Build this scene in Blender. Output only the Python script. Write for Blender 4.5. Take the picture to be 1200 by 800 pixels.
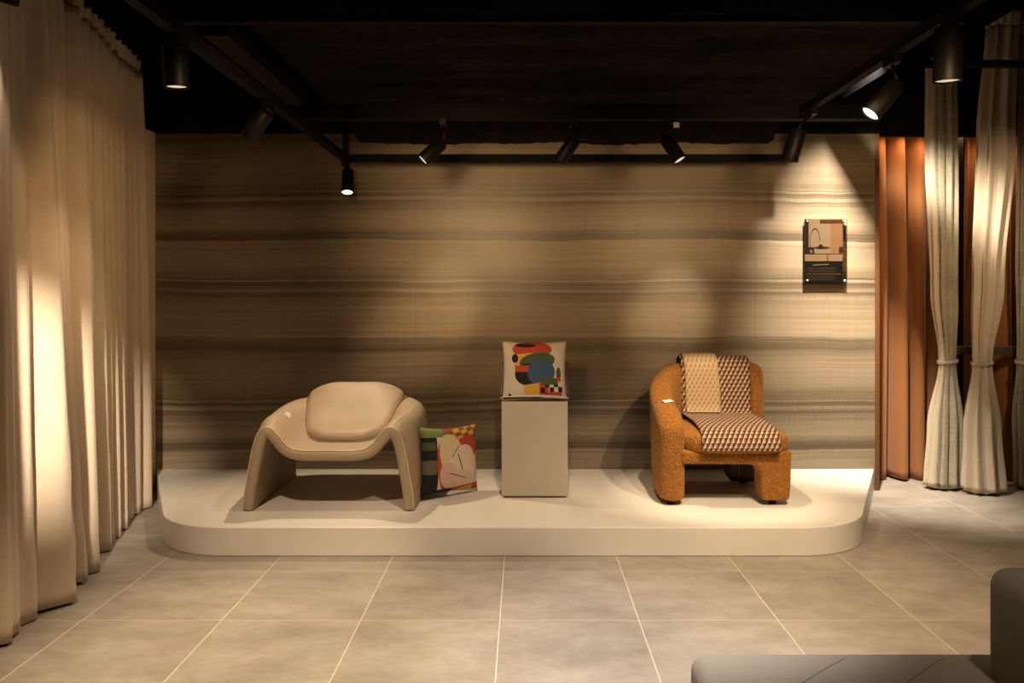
import bpy, bmesh, math, random
from mathutils import Vector, Matrix, noise as mn
random.seed(7)
C = bpy.context.scene.collection
PI = math.pi
for o in list(bpy.data.objects): bpy.data.objects.remove(o)

# ------------------------------------------------------------------ camera
F = 914.0; PX, PY, H = 614.0, 346.0, 1.4
cd = bpy.data.cameras.new('camera'); cam = bpy.data.objects.new('camera', cd); C.objects.link(cam)
cam.location = (0, 0, H); cam.rotation_euler = (PI/2, 0, 0)
cd.sensor_width = 36; cd.lens = F/1200*36
cd.shift_x = -(PX-600)/1200; cd.shift_y = -(400-PY)/1200
cd.clip_start = 0.05
bpy.context.scene.camera = cam
def at(px, py, Y):            # photograph pixel at depth Y -> place in the room
    return Vector(((px-PX)*Y/F, Y, H-(py-PY)*Y/F))

# ------------------------------------------------------------------ world, exposure, unseen lights
w = bpy.data.worlds.new('world'); bpy.context.scene.world = w; w.use_nodes = True
w.node_tree.nodes['Background'].inputs[0].default_value = (1.0, .72, .45, 1)
w.node_tree.nodes['Background'].inputs[1].default_value = .035
vs = bpy.context.scene.view_settings
vs.view_transform = 'Standard'; vs.look = 'None'; vs.gamma = 1; vs.exposure = 0.55; vs.use_curve_mapping = False

WARM = (1.0, .745, .47); SOFT = (1.0, .775, .53); NEUT = (1.0, .88, .76)
def spot(name, loc, target, power, angle, blend=.5, col=WARM, size=.03, parent=None):
    l = bpy.data.lights.new(name, 'SPOT'); l.energy = power; l.spot_size = math.radians(angle)
    l.spot_blend = blend; l.color = col; l.shadow_soft_size = size
    o = bpy.data.objects.new(name, l); C.objects.link(o)
    d = Vector(target)-Vector(loc); o.rotation_euler = d.to_track_quat('-Z', 'Y').to_euler(); o.location = loc
    if parent:
        bpy.context.view_layer.update()
        o.parent = parent; o.matrix_parent_inverse = parent.matrix_world.inverted()
    return o
# unseen lights outside the frame, over the floor and sofa
DEEP = (1.0, .63, .30)
spot('unseen_spot', (.30, 1.7, 2.6), (.42, 2.85, 0), 480, 44, 1.0, NEUT, .06)
spot('unseen_spot', (-1.0, 2.0, 2.6), (-1.05, 2.95, 0), 290, 52, 1.0, SOFT, .06)
spot('unseen_spot', (1.4, 2.2, 2.6), (1.85, 3.6, 0), 170, 58, 1.0, WARM, .06)
spot('unseen_spot', (1.2, 1.2, 2.6), (1.4, 2.1, .4), 42, 60, 1.0, SOFT, .06)  # added light to brighten the sofa
# three lamps that light the front of the platform
spot('unseen_spot', (-1.35, 2.75, 2.75), (-1.3, 4.25, .15), 120, 46, 1.0, SOFT, .04)
spot('unseen_spot', (.10, 2.75, 2.75), (.05, 4.40, .15), 150, 50, 1.0, SOFT, .04)
spot('unseen_spot', (1.25, 2.75, 2.75), (1.2, 4.35, .15), 140, 50, 1.0, SOFT, .04)
# drapes, wall wash, curtain
spot('unseen_spot', (2.75, 3.4, 2.7), (3.26, 5.6, 1.55), 76, 50, 1.0, WARM, .04)
spot('unseen_spot', (-.60, 2.0, 2.0), (-.20, 5.6, 1.72), 165, 43, 1.0, DEEP, .22)  # added wash for the left and middle wall, no fixture
spot('unseen_spot', (1.3, 2.0, 2.0), (1.75, 5.6, 1.75), 150, 50, 1.0, DEEP, .22)  # added wash for the right part of the wall
spot('unseen_spot', (-1.25, 1.2, 2.0), (-2.24, 3.38, .95), 720, 26, 1.0, (1, .84, .66), .04)
spot('unseen_spot', (-.4, 2.2, 2.2), (-2.4, 4.6, 1.5), 60, 50, 1.0, DEEP, .1)  # added fill towards the far curtain and cream wall

# ------------------------------------------------------------------ node helpers
class NT:
    def __init__(s, name):
        s.m = bpy.data.materials.new(name); s.m.use_nodes = True
        s.n = s.m.node_tree.nodes; s.l = s.m.node_tree.links; s.b = s.n['Principled BSDF']
    def new(s, t): return s.n.new(t)
    def put(s, sock, v):
        if isinstance(v, (int, float)): sock.default_value = v
        elif isinstance(v, (tuple, list, Vector)):
            v = tuple(v)
            if len(v) == 3 and sock.type == 'RGBA': v = v+(1,)
            sock.default_value = v
        else: s.l.new(v, sock)
    def math(s, op, a, b=0, c=0):
        x = s.new('ShaderNodeMath'); x.operation = op
        s.put(x.inputs[0], a); s.put(x.inputs[1], b); s.put(x.inputs[2], c); return x.outputs[0]
    def coord(s, which='Object'): return s.new('ShaderNodeTexCoord').outputs[which]
    def pos(s): return s.new('ShaderNodeNewGeometry').outputs['Position']
    def sep(s, v):
        x = s.new('ShaderNodeSeparateXYZ'); s.put(x.inputs[0], v); return x.outputs
    def comb(s, x, y, z=0):
        c = s.new('ShaderNodeCombineXYZ'); s.put(c.inputs[0], x); s.put(c.inputs[1], y); s.put(c.inputs[2], z); return c.outputs[0]
    def map(s, v, scale=(1,1,1), loc=(0,0,0), rot=(0,0,0)):
        x = s.new('ShaderNodeMapping'); s.put(x.inputs[0], v); x.inputs[1].default_value = loc
        x.inputs[2].default_value = rot; x.inputs[3].default_value = scale; return x.outputs[0]
    def noise(s, v, scale, detail=3, rough=.5):
        x = s.new('ShaderNodeTexNoise'); s.put(x.inputs['Vector'], v); x.inputs['Scale'].default_value = scale
        x.inputs['Detail'].default_value = detail; x.inputs['Roughness'].default_value = rough; return x.outputs[0]
    def ramp(s, f, stops, interp='LINEAR'):
        x = s.new('ShaderNodeValToRGB'); s.put(x.inputs[0], f); cr = x.color_ramp; cr.interpolation = interp
        while len(cr.elements) < len(stops): cr.elements.new(.5)
        for e, (p, c) in zip(cr.elements, stops):
            e.position = p
        for e, (p, c) in zip(cr.elements, stops):
            e.color = (c, c, c, 1) if isinstance(c, (int, float)) else tuple(c)+(1,)
        return x.outputs[0]
    def mix(s, f, a, b, mode='MIX'):
        x = s.new('ShaderNodeMix'); x.data_type = 'RGBA'; x.blend_type = mode
        s.put(x.inputs[0], f); s.put(x.inputs[6], a); s.put(x.inputs[7], b); return x.outputs[2]
    def bump(s, h, strength=.3, dist=.01):
        x = s.new('ShaderNodeBump'); x.inputs['Strength'].default_value = strength; x.inputs['Distance'].default_value = dist
        s.put(x.inputs['Height'], h); s.l.new(x.outputs[0], s.b.inputs['Normal']); return x
    def base(s, c): s.put(s.b.inputs['Base Color'], c); return s
    def rough(s, r): s.put(s.b.inputs['Roughness'], r); return s

def plain(name, col, rough=.6, metal=0, nscale=0, namt=.06, bump=0):
    t = NT(name); t.rough(rough); t.b.inputs['Metallic'].default_value = metal
    n = t.noise(t.coord(), nscale or 20, 4)
    c1 = tuple(x*(1-namt) for x in col); c2 = tuple(min(1, x*(1+namt)) for x in col)
    t.base(t.ramp(n, [(.3, c1), (.7, c2)]))
    if bump: t.bump(n, bump, .005)
    return t.m

def fabric(name, col, scale=420, rough=.9, var=.12, bstr=.35, sheen=.2):
    t = NT(name); t.rough(rough); co = t.coord()
    a = t.noise(t.map(co, (1, 1, .12)), scale, 2); b = t.noise(t.map(co, (.12, .12, 1)), scale, 2)
    wv = t.math('ADD', t.math('MULTIPLY', a, .5), t.math('MULTIPLY', b, .5))
    big = t.noise(co, 6, 3)
    f = t.math('ADD', t.math('MULTIPLY', wv, .7), t.math('MULTIPLY', big, .3))
    t.base(t.ramp(f, [(.3, tuple(x*(1-var) for x in col)), (.7, tuple(min(1, x*(1+var)) for x in col))]))
    t.b.inputs['Sheen Weight'].default_value = sheen
    t.bump(wv, bstr, .002)
    return t.m

M = {}
def dull(m, v=.15):
    m.node_tree.nodes['Principled BSDF'].inputs['Specular IOR Level'].default_value = v; return m
M['black'] = plain('black_paint', (.006, .0055, .005), .75)
M['lamp_black'] = plain('black_lamp_metal', (.0045, .004, .0035), .5)
M['duct'] = plain('dark_brown_duct', (.014, .010, .008), .6)
for k_ in ('black', 'lamp_black', 'duct'): dull(M[k_], .12 if k_ != 'lamp_black' else .2)
M['matt_black'] = dull(plain('matt_black_sheet', (.002, .002, .002), .95), 0)
M['plaster'] = plain('cream_plaster', (.74, .58, .40), .85, nscale=5)
M['platform'] = plain('off_white_platform', (.74, .68, .60), .42, nscale=2.5, namt=.025)
M['pedestal'] = plain('grey_white_pedestal', (.50, .43, .33), .5, nscale=3, namt=.02)
M['recess'] = plain('shadow_gap_grey', (.25, .21, .17), .6)
M['leather'] = plain('beige_leather', (.405, .30, .195), .55, nscale=9, namt=.04)
M['pipe_beige'] = plain('beige_piping', (.70, .55, .38), .5)
M['dark_brown'] = plain('deep_brown', (.035, .018, .012), .45)  # much darker brown than the boucle, on rear leg and seat base
M['card'] = plain('white_card', (.62, .59, .52), .6, nscale=3, namt=.01)
M['steel'] = plain('brushed_steel', (.6, .58, .55), .3, metal=.9)
M['rail'] = plain('bronze_rail', (.12, .095, .07), .4, metal=.4)
M['rope'] = plain('cream_rope', (.55, .45, .30), .8)
M['curtain'] = fabric('beige_linen_curtain', (.58, .46, .33), 300)
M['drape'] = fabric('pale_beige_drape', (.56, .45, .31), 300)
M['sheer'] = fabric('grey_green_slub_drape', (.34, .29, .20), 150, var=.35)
M['orange_curtain'] = fabric('burnt_orange_curtain', (.29, .108, .024), 260, var=.10)
M['brown_cushion'] = fabric('brown_cushion_fabric', (.14, .095, .06), 300)

def boucle():
    t = NT('rust_boucle'); t.rough(.95); co = t.coord()
    v = t.new('ShaderNodeTexVoronoi'); v.inputs['Scale'].default_value = 110; t.put(v.inputs['Vector'], co)
    n = t.noise(co, 60, 4, .7)
    hgt = t.math('ADD', t.math('MULTIPLY', v.outputs['Distance'], -.8), n)
    t.base(t.ramp(hgt, [(.0, (.21, .072, .005)), (.35, (.37, .140, .012)), (.7, (.50, .215, .024))]))
    t.b.inputs['Sheen Weight'].default_value = .25; t.b.inputs['Sheen Tint'].default_value = (1, .6, .25, 1)
    t.bump(hgt, .9, .006); return t.m
M['boucle'] = boucle()

def sofa_mat():
    t = NT('grey_woven_upholstery'); t.rough(.95); co = t.coord()
    w1 = t.new('ShaderNodeTexWave'); w1.inputs['Scale'].default_value = 60; t.put(w1.inputs['Vector'], t.map(co, rot=(.0, .5, .8)))
    w1.inputs['Distortion'].default_value = 1.5
    t.base(t.ramp(w1.outputs['Fac'], [(.1, (.195, .172, .145)), (.8, (.275, .248, .21))]))
    t.bump(w1.outputs['Fac'], .4, .002); return t.m
M['sofa'] = sofa_mat()

def floor_mat():
    t = NT('grey_concrete_look_tiles'); p = t.pos(); s = t.sep(p)
    u = t.math('DIVIDE', t.math('ADD', s[0], 60.104), .6); v = t.math('DIVIDE', t.math('ADD', s[1], 60-3.362), .6)
    fu = t.math('FRACT', u); fv = t.math('FRACT', v)
    du = t.math('ABSOLUTE', t.math('SUBTRACT', fu, .5)); dv = t.math('ABSOLUTE', t.math('SUBTRACT', fv, .5))
    gu = t.math('GREATER_THAN', du, .4965); gv = t.math('MULTIPLY', t.math('GREATER_THAN', dv, .4965), .55)
    g = t.math('MAXIMUM', gu, gv)
    wn = t.new('ShaderNodeTexWhiteNoise'); t.put(wn.inputs[0], t.comb(t.math('FLOOR', u), t.math('FLOOR', v)))
    off = t.new('ShaderNodeVectorMath'); off.operation = 'ADD'; t.put(off.inputs[0], p); t.put(off.inputs[1], wn.outputs['Color'])
    n1 = t.noise(t.map(off.outputs[0], (1, 1.6, 1)), 3.2, 8, .68); n2 = t.noise(t.map(off.outputs[0], (1, 3, 1)), 24, 6, .75)
    f = t.math('ADD', t.math('MULTIPLY', n1, .7), t.math('MULTIPLY', n2, .3))
    f = t.math('ADD', f, t.math('MULTIPLY', t.math('SUBTRACT', wn.outputs['Value'], .5), .05))
    c = t.ramp(f, [(.32, (.21, .180, .145)), (.5, (.31, .27, .22)), (.68, (.41, .365, .30))])
    t.base(t.mix(g, c, (.66, .56, .42)))
    t.rough(t.ramp(n2, [(.3, .40), (.7, .58)])); t.bump(g, -.15, .001); return t.m

def wall_mat():
    t = NT('onyx_band_wallcovering'); p = t.pos(); s = t.sep(p)
    wob = t.noise(t.comb(t.math('MULTIPLY', s[0], .9), t.math('MULTIPLY', s[2], .8)), 1.0, 3)
    wob2 = t.noise(t.comb(t.math('MULTIPLY', s[0], 5), t.math('MULTIPLY', s[2], 2)), 1.0, 2)
    h = t.math('ADD', s[2], t.math('MULTIPLY', t.math('SUBTRACT', wob, .5), .07))
    h = t.math('ADD', h, t.math('MULTIPLY', t.math('SUBTRACT', wob2, .5), .012))
    per = 1.50
    hz = lambda y: 1.4-(y-346)*5.6/F
    top = hz(150)
    f = t.math('FRACT', t.math('DIVIDE', t.math('SUBTRACT', top+6*per, h), per))
    A = (.225, .170, .108); B = (.180, .134, .083); D = (.105, .076, .045); E = (.140, .103, .062); L = (.29, .226, .15); N = (.250, .190, .122)
    P = lambda y: (hz(150)-hz(y))/per
    st = [(0, B), (P(158), E), (P(164), D), (P(168), B), (P(176), A), (P(200), N), (P(216), B), (P(223.5), E), (P(225), L),
          (P(226.2), D), (P(230), E), (P(233), N), (P(237), D), (P(241), B), (P(252), A), (P(264), N), (P(272), E), (P(274), D), (P(281), D),
          (P(282.5), L), (P(285), A), (P(308), N), (P(322), B), (P(327), E), (P(329.5), L), (P(331), D), (P(338), E), (P(341), N), (P(343), D),
          (P(350), B), (P(360), A), (1, N)]
    c = t.ramp(f, st)
    fine = t.noise(t.comb(t.math('MULTIPLY', s[0], .25), t.math('MULTIPLY', h, 38)), 1.0, 4, .7)
    c = t.mix(1.0, c, t.ramp(fine, [(.3, .82), (.5, 1.0), (.72, 1.16)]), 'MULTIPLY')
    fine2 = t.noise(t.comb(t.math('MULTIPLY', s[0], .6), t.math('MULTIPLY', h, 190)), 1.0, 3, .6)
    near = t.ramp(f, [(0, .9), (P(172), .35), (P(210), .3), (P(220), 1), (P(243), 1), (P(256), .3), (P(268), .3), (P(273), .9), (P(284), .9), (P(292), .25), (P(315), .3), (P(325), 1), (P(349), 1), (P(362), .3), (1, .3)])
    c = t.mix(near, c, t.mix(1.0, c, t.ramp(fine2, [(.34, .52), (.5, 1.0), (.66, 1.36)]), 'MULTIPLY'))
    vert = t.noise(t.comb(t.math('MULTIPLY', s[0], 34), t.math('MULTIPLY', s[2], .6)), 1.0, 3, .6)
    c = t.mix(1.0, c, t.ramp(vert, [(.3, .965), (.7, 1.035)]), 'MULTIPLY')
    weave = t.noise(t.map(p, (1, 1, 2.2)), 230, 2)
    c = t.mix(1.0, c, t.ramp(weave, [(.35, .93), (.65, 1.06)]), 'MULTIPLY')
    sx = t.math('FRACT', t.math('DIVIDE', t.math('ADD', s[0], 60+1.78), 1.22))
    seam = t.math('LESS_THAN', sx, .0022)
    c = t.mix(t.math('MULTIPLY', seam, .6), c, (.05, .04, .03))
    tick = t.noise(t.comb(t.math('MULTIPLY', s[0], 95), t.math('MULTIPLY', s[2], 9)), 1.0, 2, .6)
    c = t.mix(near, c, t.mix(1.0, c, t.ramp(tick, [(.35, .92), (.65, 1.07)]), 'MULTIPLY'))
    t.base(c); t.rough(t.ramp(weave, [(.3, .26), (.7, .46)]))
    t.bump(t.math('ADD', weave, t.math('MULTIPLY', fine, .5)), .14, .003)
    return t.m

def rough_concrete():
    t = NT('dark_sprayed_concrete'); dull(t.m, .1); t.rough(.95); co = t.coord(); n = t.noise(co, 14, 9, .75); b = t.noise(t.map(co, (.5, 2, 1)), 3, 4)
    t.base(t.ramp(t.math('MULTIPLY', n, b), [(.12, (.003, .0022, .0018)), (.42, (.026, .020, .0165))])); t.bump(n, 1.0, .03); return t.m

def glow(name, col, s):
    t = NT(name); t.b.inputs['Emission Color'].default_value = tuple(col)+(1,); t.b.inputs['Emission Strength'].default_value = s
    t.b.inputs['Base Color'].default_value = (.8, .75, .65, 1)
    n = t.noise(t.coord(), 160, 2); t.rough(t.ramp(n, [(0, .2), (1, .5)])); return t.m

def throw_mat(name, cream, mid, dark, light=False):
    t = NT(name); t.rough(.9); s = t.sep(t.coord('UV'))
    V = t.math('DIVIDE', s[1], .027); row = t.math('FLOOR', V); v = t.math('FRACT', V)
    U = t.math('ADD', t.math('DIVIDE', s[0], .030), t.math('MULTIPLY', row, .5)); u = t.math('FRACT', t.math('SUBTRACT', U, t.math('MULTIPLY', v, .55)))
    edge = t.math('MULTIPLY', t.math('SUBTRACT', 1.02, v), .54)
    tri = t.math('LESS_THAN', u, edge)
    tri2 = t.math('LESS_THAN', u, t.math('ADD', edge, .27))
    c = t.mix(tri2, dark, mid); c = t.mix(tri, c, cream)
    if light:
        c = t.mix(t.math('LESS_THAN', u, t.math('MULTIPLY', t.math('SUBTRACT', 1.0, v), .55)), cream, mid)
    n = t.noise(t.coord('UV'), 900, 2)
    t.base(t.mix(1.0, c, t.ramp(n, [(.3, .85), (.7, 1.1)]), 'MULTIPLY')); t.bump(t.math('ADD', tri, n), .3, .002); return t.m

def art(name, base, shapes, rough=.85, alpha=False):
    """shapes: (kind, cx, cy, rx, ry, rotation, colour) in uv 0..1, later ones on top"""
    t = NT(name); t.rough(rough); uv = t.coord('UV'); c = base
    for k, cx, cy, rx, ry, rot, col in shapes:
        m = t.new('ShaderNodeMapping'); m.vector_type = 'TEXTURE'; t.put(m.inputs[0], uv)
        m.inputs[1].default_value = (cx, cy, 0); m.inputs[2].default_value = (0, 0, rot); m.inputs[3].default_value = (rx, ry, 1)
        s = t.sep(m.outputs[0])
        ax = t.math('ABSOLUTE', s[0]); ay = t.math('ABSOLUTE', s[1])
        if k == 'e': d = t.math('ADD', t.math('MULTIPLY', s[0], s[0]), t.math('MULTIPLY', s[1], s[1])); f = t.math('LESS_THAN', d, 1)
        elif k == 'b': f = t.math('LESS_THAN', t.math('MAXIMUM', ax, ay), 1)
        elif k == 'r':   # ring
            d = t.math('SQRT', t.math('ADD', t.math('MULTIPLY', s[0], s[0]), t.math('MULTIPLY', s[1], s[1])))
            f = t.math('MULTIPLY', t.math('LESS_THAN', t.math('ABSOLUTE', t.math('SUBTRACT', d, 1)), .05), t.math('GREATER_THAN', s[1], 0))
        elif k == 'c':   # checker
            q = t.math('MODULO', t.math('ADD', t.math('FLOOR', t.math('MULTIPLY', t.math('ADD', s[0], 1), 2.5)), t.math('FLOOR', t.math('MULTIPLY', t.math('ADD', s[1], 1), 1.5))), 2)
            f = t.math('MULTIPLY', t.math('LESS_THAN', t.math('MAXIMUM', ax, ay), 1), t.math('GREATER_THAN', q, .5))
        c = t.mix(f, c, col)
    n = t.noise(uv, 260, 2)
    t.base(t.mix(1.0, c, t.ramp(n, [(.3, .86), (.7, 1.1)]), 'MULTIPLY')); t.bump(n, .15, .002); return t.m

# ------------------------------------------------------------------ mesh helpers
def obj(name, bm, mat, parent=None, smooth=True):
    bmesh.ops.recalc_face_normals(bm, faces=bm.faces)
    me = bpy.data.meshes.new(name); bm.to_mesh(me); bm.free()
    for m in (mat if isinstance(mat, (list, tuple)) else [mat]): me.materials.append(M[m] if isinstance(m, str) else m)
    if smooth:
        for p in me.polygons: p.use_smooth = True
    o = bpy.data.objects.new(name, me); C.objects.link(o)
    if parent is not None:
        o.parent = parent
        o.matrix_parent_inverse = (Matrix.Translation(parent.location) @ parent.rotation_euler.to_matrix().to_4x4()).inverted()
    return o
def tag(o, label=None, cat=None, group=None, kind=None):
    if label: o['label'] = label
    if cat: o['category'] = cat
    if group: o['group'] = group
    if kind: o['kind'] = kind
    return o
def thing(name, loc, label, cat, group=None, rz=0):
    o = bpy.data.objects.new(name, None); C.objects.link(o); o.location = loc; o.rotation_euler = (0, 0, rz)
    o.empty_display_size = .1
    return tag(o, label, cat, group)
def box(bm, x0, x1, y0, y1, z0, z1):
    v = [bm.verts.new(p) for p in ((x0,y0,z0),(x1,y0,z0),(x1,y1,z0),(x0,y1,z0),(x0,y0,z1),(x1,y0,z1),(x1,y1,z1),(x0,y1,z1))]
    for f in ((0,1,2,3),(4,5,6,7),(0,1,5,4),(1,2,6,5),(2,3,7,6),(3,0,4,7)): bm.faces.new([v[i] for i in f])
def boxm(*a):
    bm = bmesh.new(); box(bm, *a); return bm
def bevel(o, wd=.01, seg=3, ang=35):
    m = o.modifiers.new('bevel', 'BEVEL'); m.width = wd; m.segments = seg; m.limit_method = 'ANGLE'; m.angle_limit = math.radians(ang)
    return o
def subsurf(o, n=1):
    m = o.modifiers.new('sub', 'SUBSURF'); m.levels = n; m.render_levels = n; return o
def struct(name, bm, mat, smooth=False):
    o = obj(name, bm, mat, smooth=smooth); o['kind'] = 'structure'; return o
def tube(bm, pts, r, seg=8, closed=False):
    pts = [Vector(p) for p in pts]; n = len(pts); rings = []; prev = None
    for i, p in enumerate(pts):
        a = pts[(i-1) % n] if (closed or i) else p; b = pts[(i+1) % n] if (closed or i < n-1) else p
        t = (b-a).normalized()
        if prev is None:
            up = Vector((0,0,1)) if abs(t.z) < .9 else Vector((1,0,0)); s = t.cross(up).normalized()
        else: s = (prev - t*prev.dot(t)).normalized()
        prev = s; q = t.cross(s); rr = r(i/(n-1)) if callable(r) else r
        rings.append([bm.verts.new(p+(s*math.cos(2*PI*k/seg)+q*math.sin(2*PI*k/seg))*rr) for k in range(seg)])
    for i in range(n if closed else n-1):
        A, B = rings[i], rings[(i+1) % n]
        for k in range(seg): bm.faces.new((A[k], A[(k+1)%seg], B[(k+1)%seg], B[k]))
    if not closed: bm.faces.new(rings[0][::-1]); bm.faces.new(rings[-1])
def cyl(bm, a, b, r, seg=24): tube(bm, [a, b], r, seg)
def crom(P, t):      # catmull-rom through list of tuples, t 0..1
    n = len(P)-1; x = min(max(t, 0), 1)*n; i = min(int(x), n-1); f = x-i
    p0, p1, p2, p3 = P[max(i-1, 0)], P[i], P[i+1], P[min(i+2, n)]
    if isinstance(p1, (int, float)): p0, p1, p2, p3 = (p0,), (p1,), (p2,), (p3,)
    r = tuple(.5*((2*b)+(-a+c)*f+(2*a-5*b+4*c-d)*f*f+(-a+3*b-3*c+d)*f**3) for a, b, c, d in zip(p0, p1, p2, p3))
    return r if len(r) > 1 else r[0]
def loft(bm, rings, closed=True, caps=True, uvs=None):
    R = [[bm.verts.new(p) for p in r] for r in rings]
    for A, B in zip(R, R[1:]):
        n = len(A)
        for k in range(n if closed else n-1): bm.faces.new((A[k], A[(k+1)%n], B[(k+1)%n], B[k]))
    if caps and closed: bm.faces.new(R[0][::-1]); bm.faces.new(R[-1])
    return R
def extrude(poly, lo, hi, axis='y'):     # poly in the two other axes, in order
    bm = bmesh.new()
    def mk(p, d): return {'y': (p[0], d, p[1]), 'z': (p[0], p[1], d), 'x': (d, p[0], p[1])}[axis]
    loft(bm, [[mk(p, lo) for p in poly], [mk(p, hi) for p in poly]]); return bm
def superbox(cx, cy, cz, sx, sy, sz, e=5, n=28, dome=0):
    """soft upholstered block"""
    bm = bmesh.new(); rings = []
    def se(c, k): return math.copysign(abs(c)**(2/k), c)
    for i in range(1, n):
        ph = -PI/2+PI*i/n; cr = se(math.cos(ph), e); zz = se(math.sin(ph), e)
        ring = []
        for k in range(4*n//2):
            th = 2*PI*k/(2*n); x = se(math.cos(th), e)*cr; y = se(math.sin(th), e)*cr
            z = zz*sz + (dome*(1-x*x)*(1-y*y) if zz > 0 else 0)
            ring.append((cx+x*sx, cy+y*sy, cz+z))
        rings.append(ring)
    loft(bm, rings); return bm

# ------------------------------------------------------------------ the setting
XL, XR, YW = -2.647, 2.52, 5.6
struct('floor', boxm(-3.0, 5.6, -2.0, 7.0, -.1, 0), floor_mat())
struct('wall_back', boxm(XL, XR, YW, YW+.12, 0, 2.56), wall_mat())
struct('wall_left', boxm(XL-.12, XL, -2.0, YW+.12, 0, 2.565), 'plaster')
struct('wall_left_upper', boxm(XL-.12, XL, -2.0, YW+.12, 2.566, 3.7), 'black')
struct('wall_back_upper', boxm(XL, XR+.03, YW+.001, YW+.12, 2.562, 3.7), 'black')
struct('trim_2', boxm(XR+.03, 5.5, 5.76, 5.80, 2.575, 3.7), 'black')
struct('wall_back_alcove', boxm(XR+.0, 5.5, 6.25, 6.35, 0, 3.7), plain('brown_alcove_wall', (.10, .05, .025), .8))
struct('wall_right', boxm(5.5, 5.6, -2.0, 7.0, 0, 3.7), plain('dark_side_wall', (.10, .08, .06), .8))
struct('wall_front', boxm(-3.0, 5.6, -2.1, -2.0, 0, 3.7), plain('dark_rear_wall', (.08, .065, .05), .8))
struct('ceiling', boxm(-3.0, 5.6, -2.0, 7.0, 3.7, 3.8), 'black')
struct('trim_1', boxm(XR, XR+.03, YW-.005, 6.25, 0, 2.56), plain('walnut_wall_end', (.12, .045, .015), .5))

def soffit():
    bm = bmesh.new(); nx, ny = 150, 70; x0, x1, y0, y1 = -1.25, 1.80, 3.42, 5.58
    def zf(i, j):
        x = x0+(x1-x0)*i/nx; y = y0+(y1-y0)*j/ny
        edge = 5.36+.03*mn.noise(Vector((x*4, 0, 3)))
        d = min(max((y-edge)/.06, 0), 1)
        low = 2.485+.022*mn.noise(Vector((x*2.3, 1, 0)))+.012*mn.noise(Vector((x*17, 2, 0)))
        if x < -1.17 or x > 1.75: low = 2.60
        z = 2.63+.018*mn.noise(Vector((x*5, y*8, 0)))+.010*mn.noise(Vector((x*23, y*23, 5)))
        z += -.045*max(0, mn.noise(Vector((x*.9, y*5, 9))))
        return Vector((x, y, z*(1-d)+low*d))
    G = [[bm.verts.new(zf(i, j)) for j in range(ny+1)] for i in range(nx+1)]
    T = [[None]*2 for _ in range(2)]
    for i in range(nx):
        for j in range(ny): bm.faces.new((G[i][j], G[i+1][j], G[i+1][j+1], G[i][j+1]))
    rim = [G[i][0] for i in range(nx+1)]+[G[nx][j] for j in range(1, ny+1)]+[G[i][ny] for i in range(nx-1, -1, -1)]+[G[0][j] for j in range(ny-1, 0, -1)]
    up = [bm.verts.new((v.co.x, v.co.y, 3.0)) for v in rim]; n = len(rim)
    for k in range(n): bm.faces.new((rim[k], rim[(k+1)%n], up[(k+1)%n], up[k]))
    bm.faces.new(up)
    return bm
struct('ceiling_soffit', soffit(), rough_concrete(), True)

# ------------------------------------------------------------------ display platform
P = .156
def platform_outline(off=0.0):
    pts = []
    xl, xr = XL+.01, XR-.01
    yb, yf = YW-.004, 4.185
    s = .503
    def corner(sx, xe):
        # slanted side running from the back wall to the front, rounded into the straight front
        A = Vector((xe*1.0, yb)); 
        Bp = Vector((xe - sx*s*(yb-yf), yf))            # sharp front corner
        d1 = (A-Bp).normalized(); d2 = Vector((-sx, 0)); r = .50
        ang = math.acos(d1.dot(d2)); t = r/math.tan(ang/2)
        c = Bp+(d1+d2).normalized()*(r/math.sin(ang/2))
        p1 = Bp+d1*t; p2 = Bp+d2*t
        a1 = math.atan2(p1.y-c.y, p1.x-c.x); a2 = math.atan2(p2.y-c.y, p2.x-c.x)
        if sx > 0 and a2 > a1: a2 -= 2*PI
        if sx < 0 and a2 < a1: a2 += 2*PI
        return [A]+[c+Vector((math.cos(a1+(a2-a1)*k/28), math.sin(a1+(a2-a1)*k/28)))*r for k in range(29)]
    L = corner(-1, xl); R = corner(1, xr)
    return [tuple(p) for p in L]+[tuple(p) for p in R[::-1]]
PT = thing('display_platform', (0, 4.9, 0), 'low off-white display platform with rounded front corners along the banded wall', 'platform')
o = obj('platform_body', extrude(platform_outline(), 0, P, 'z'), 'platform', PT, smooth=False); bevel(o, .006, 2, 60)

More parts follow.
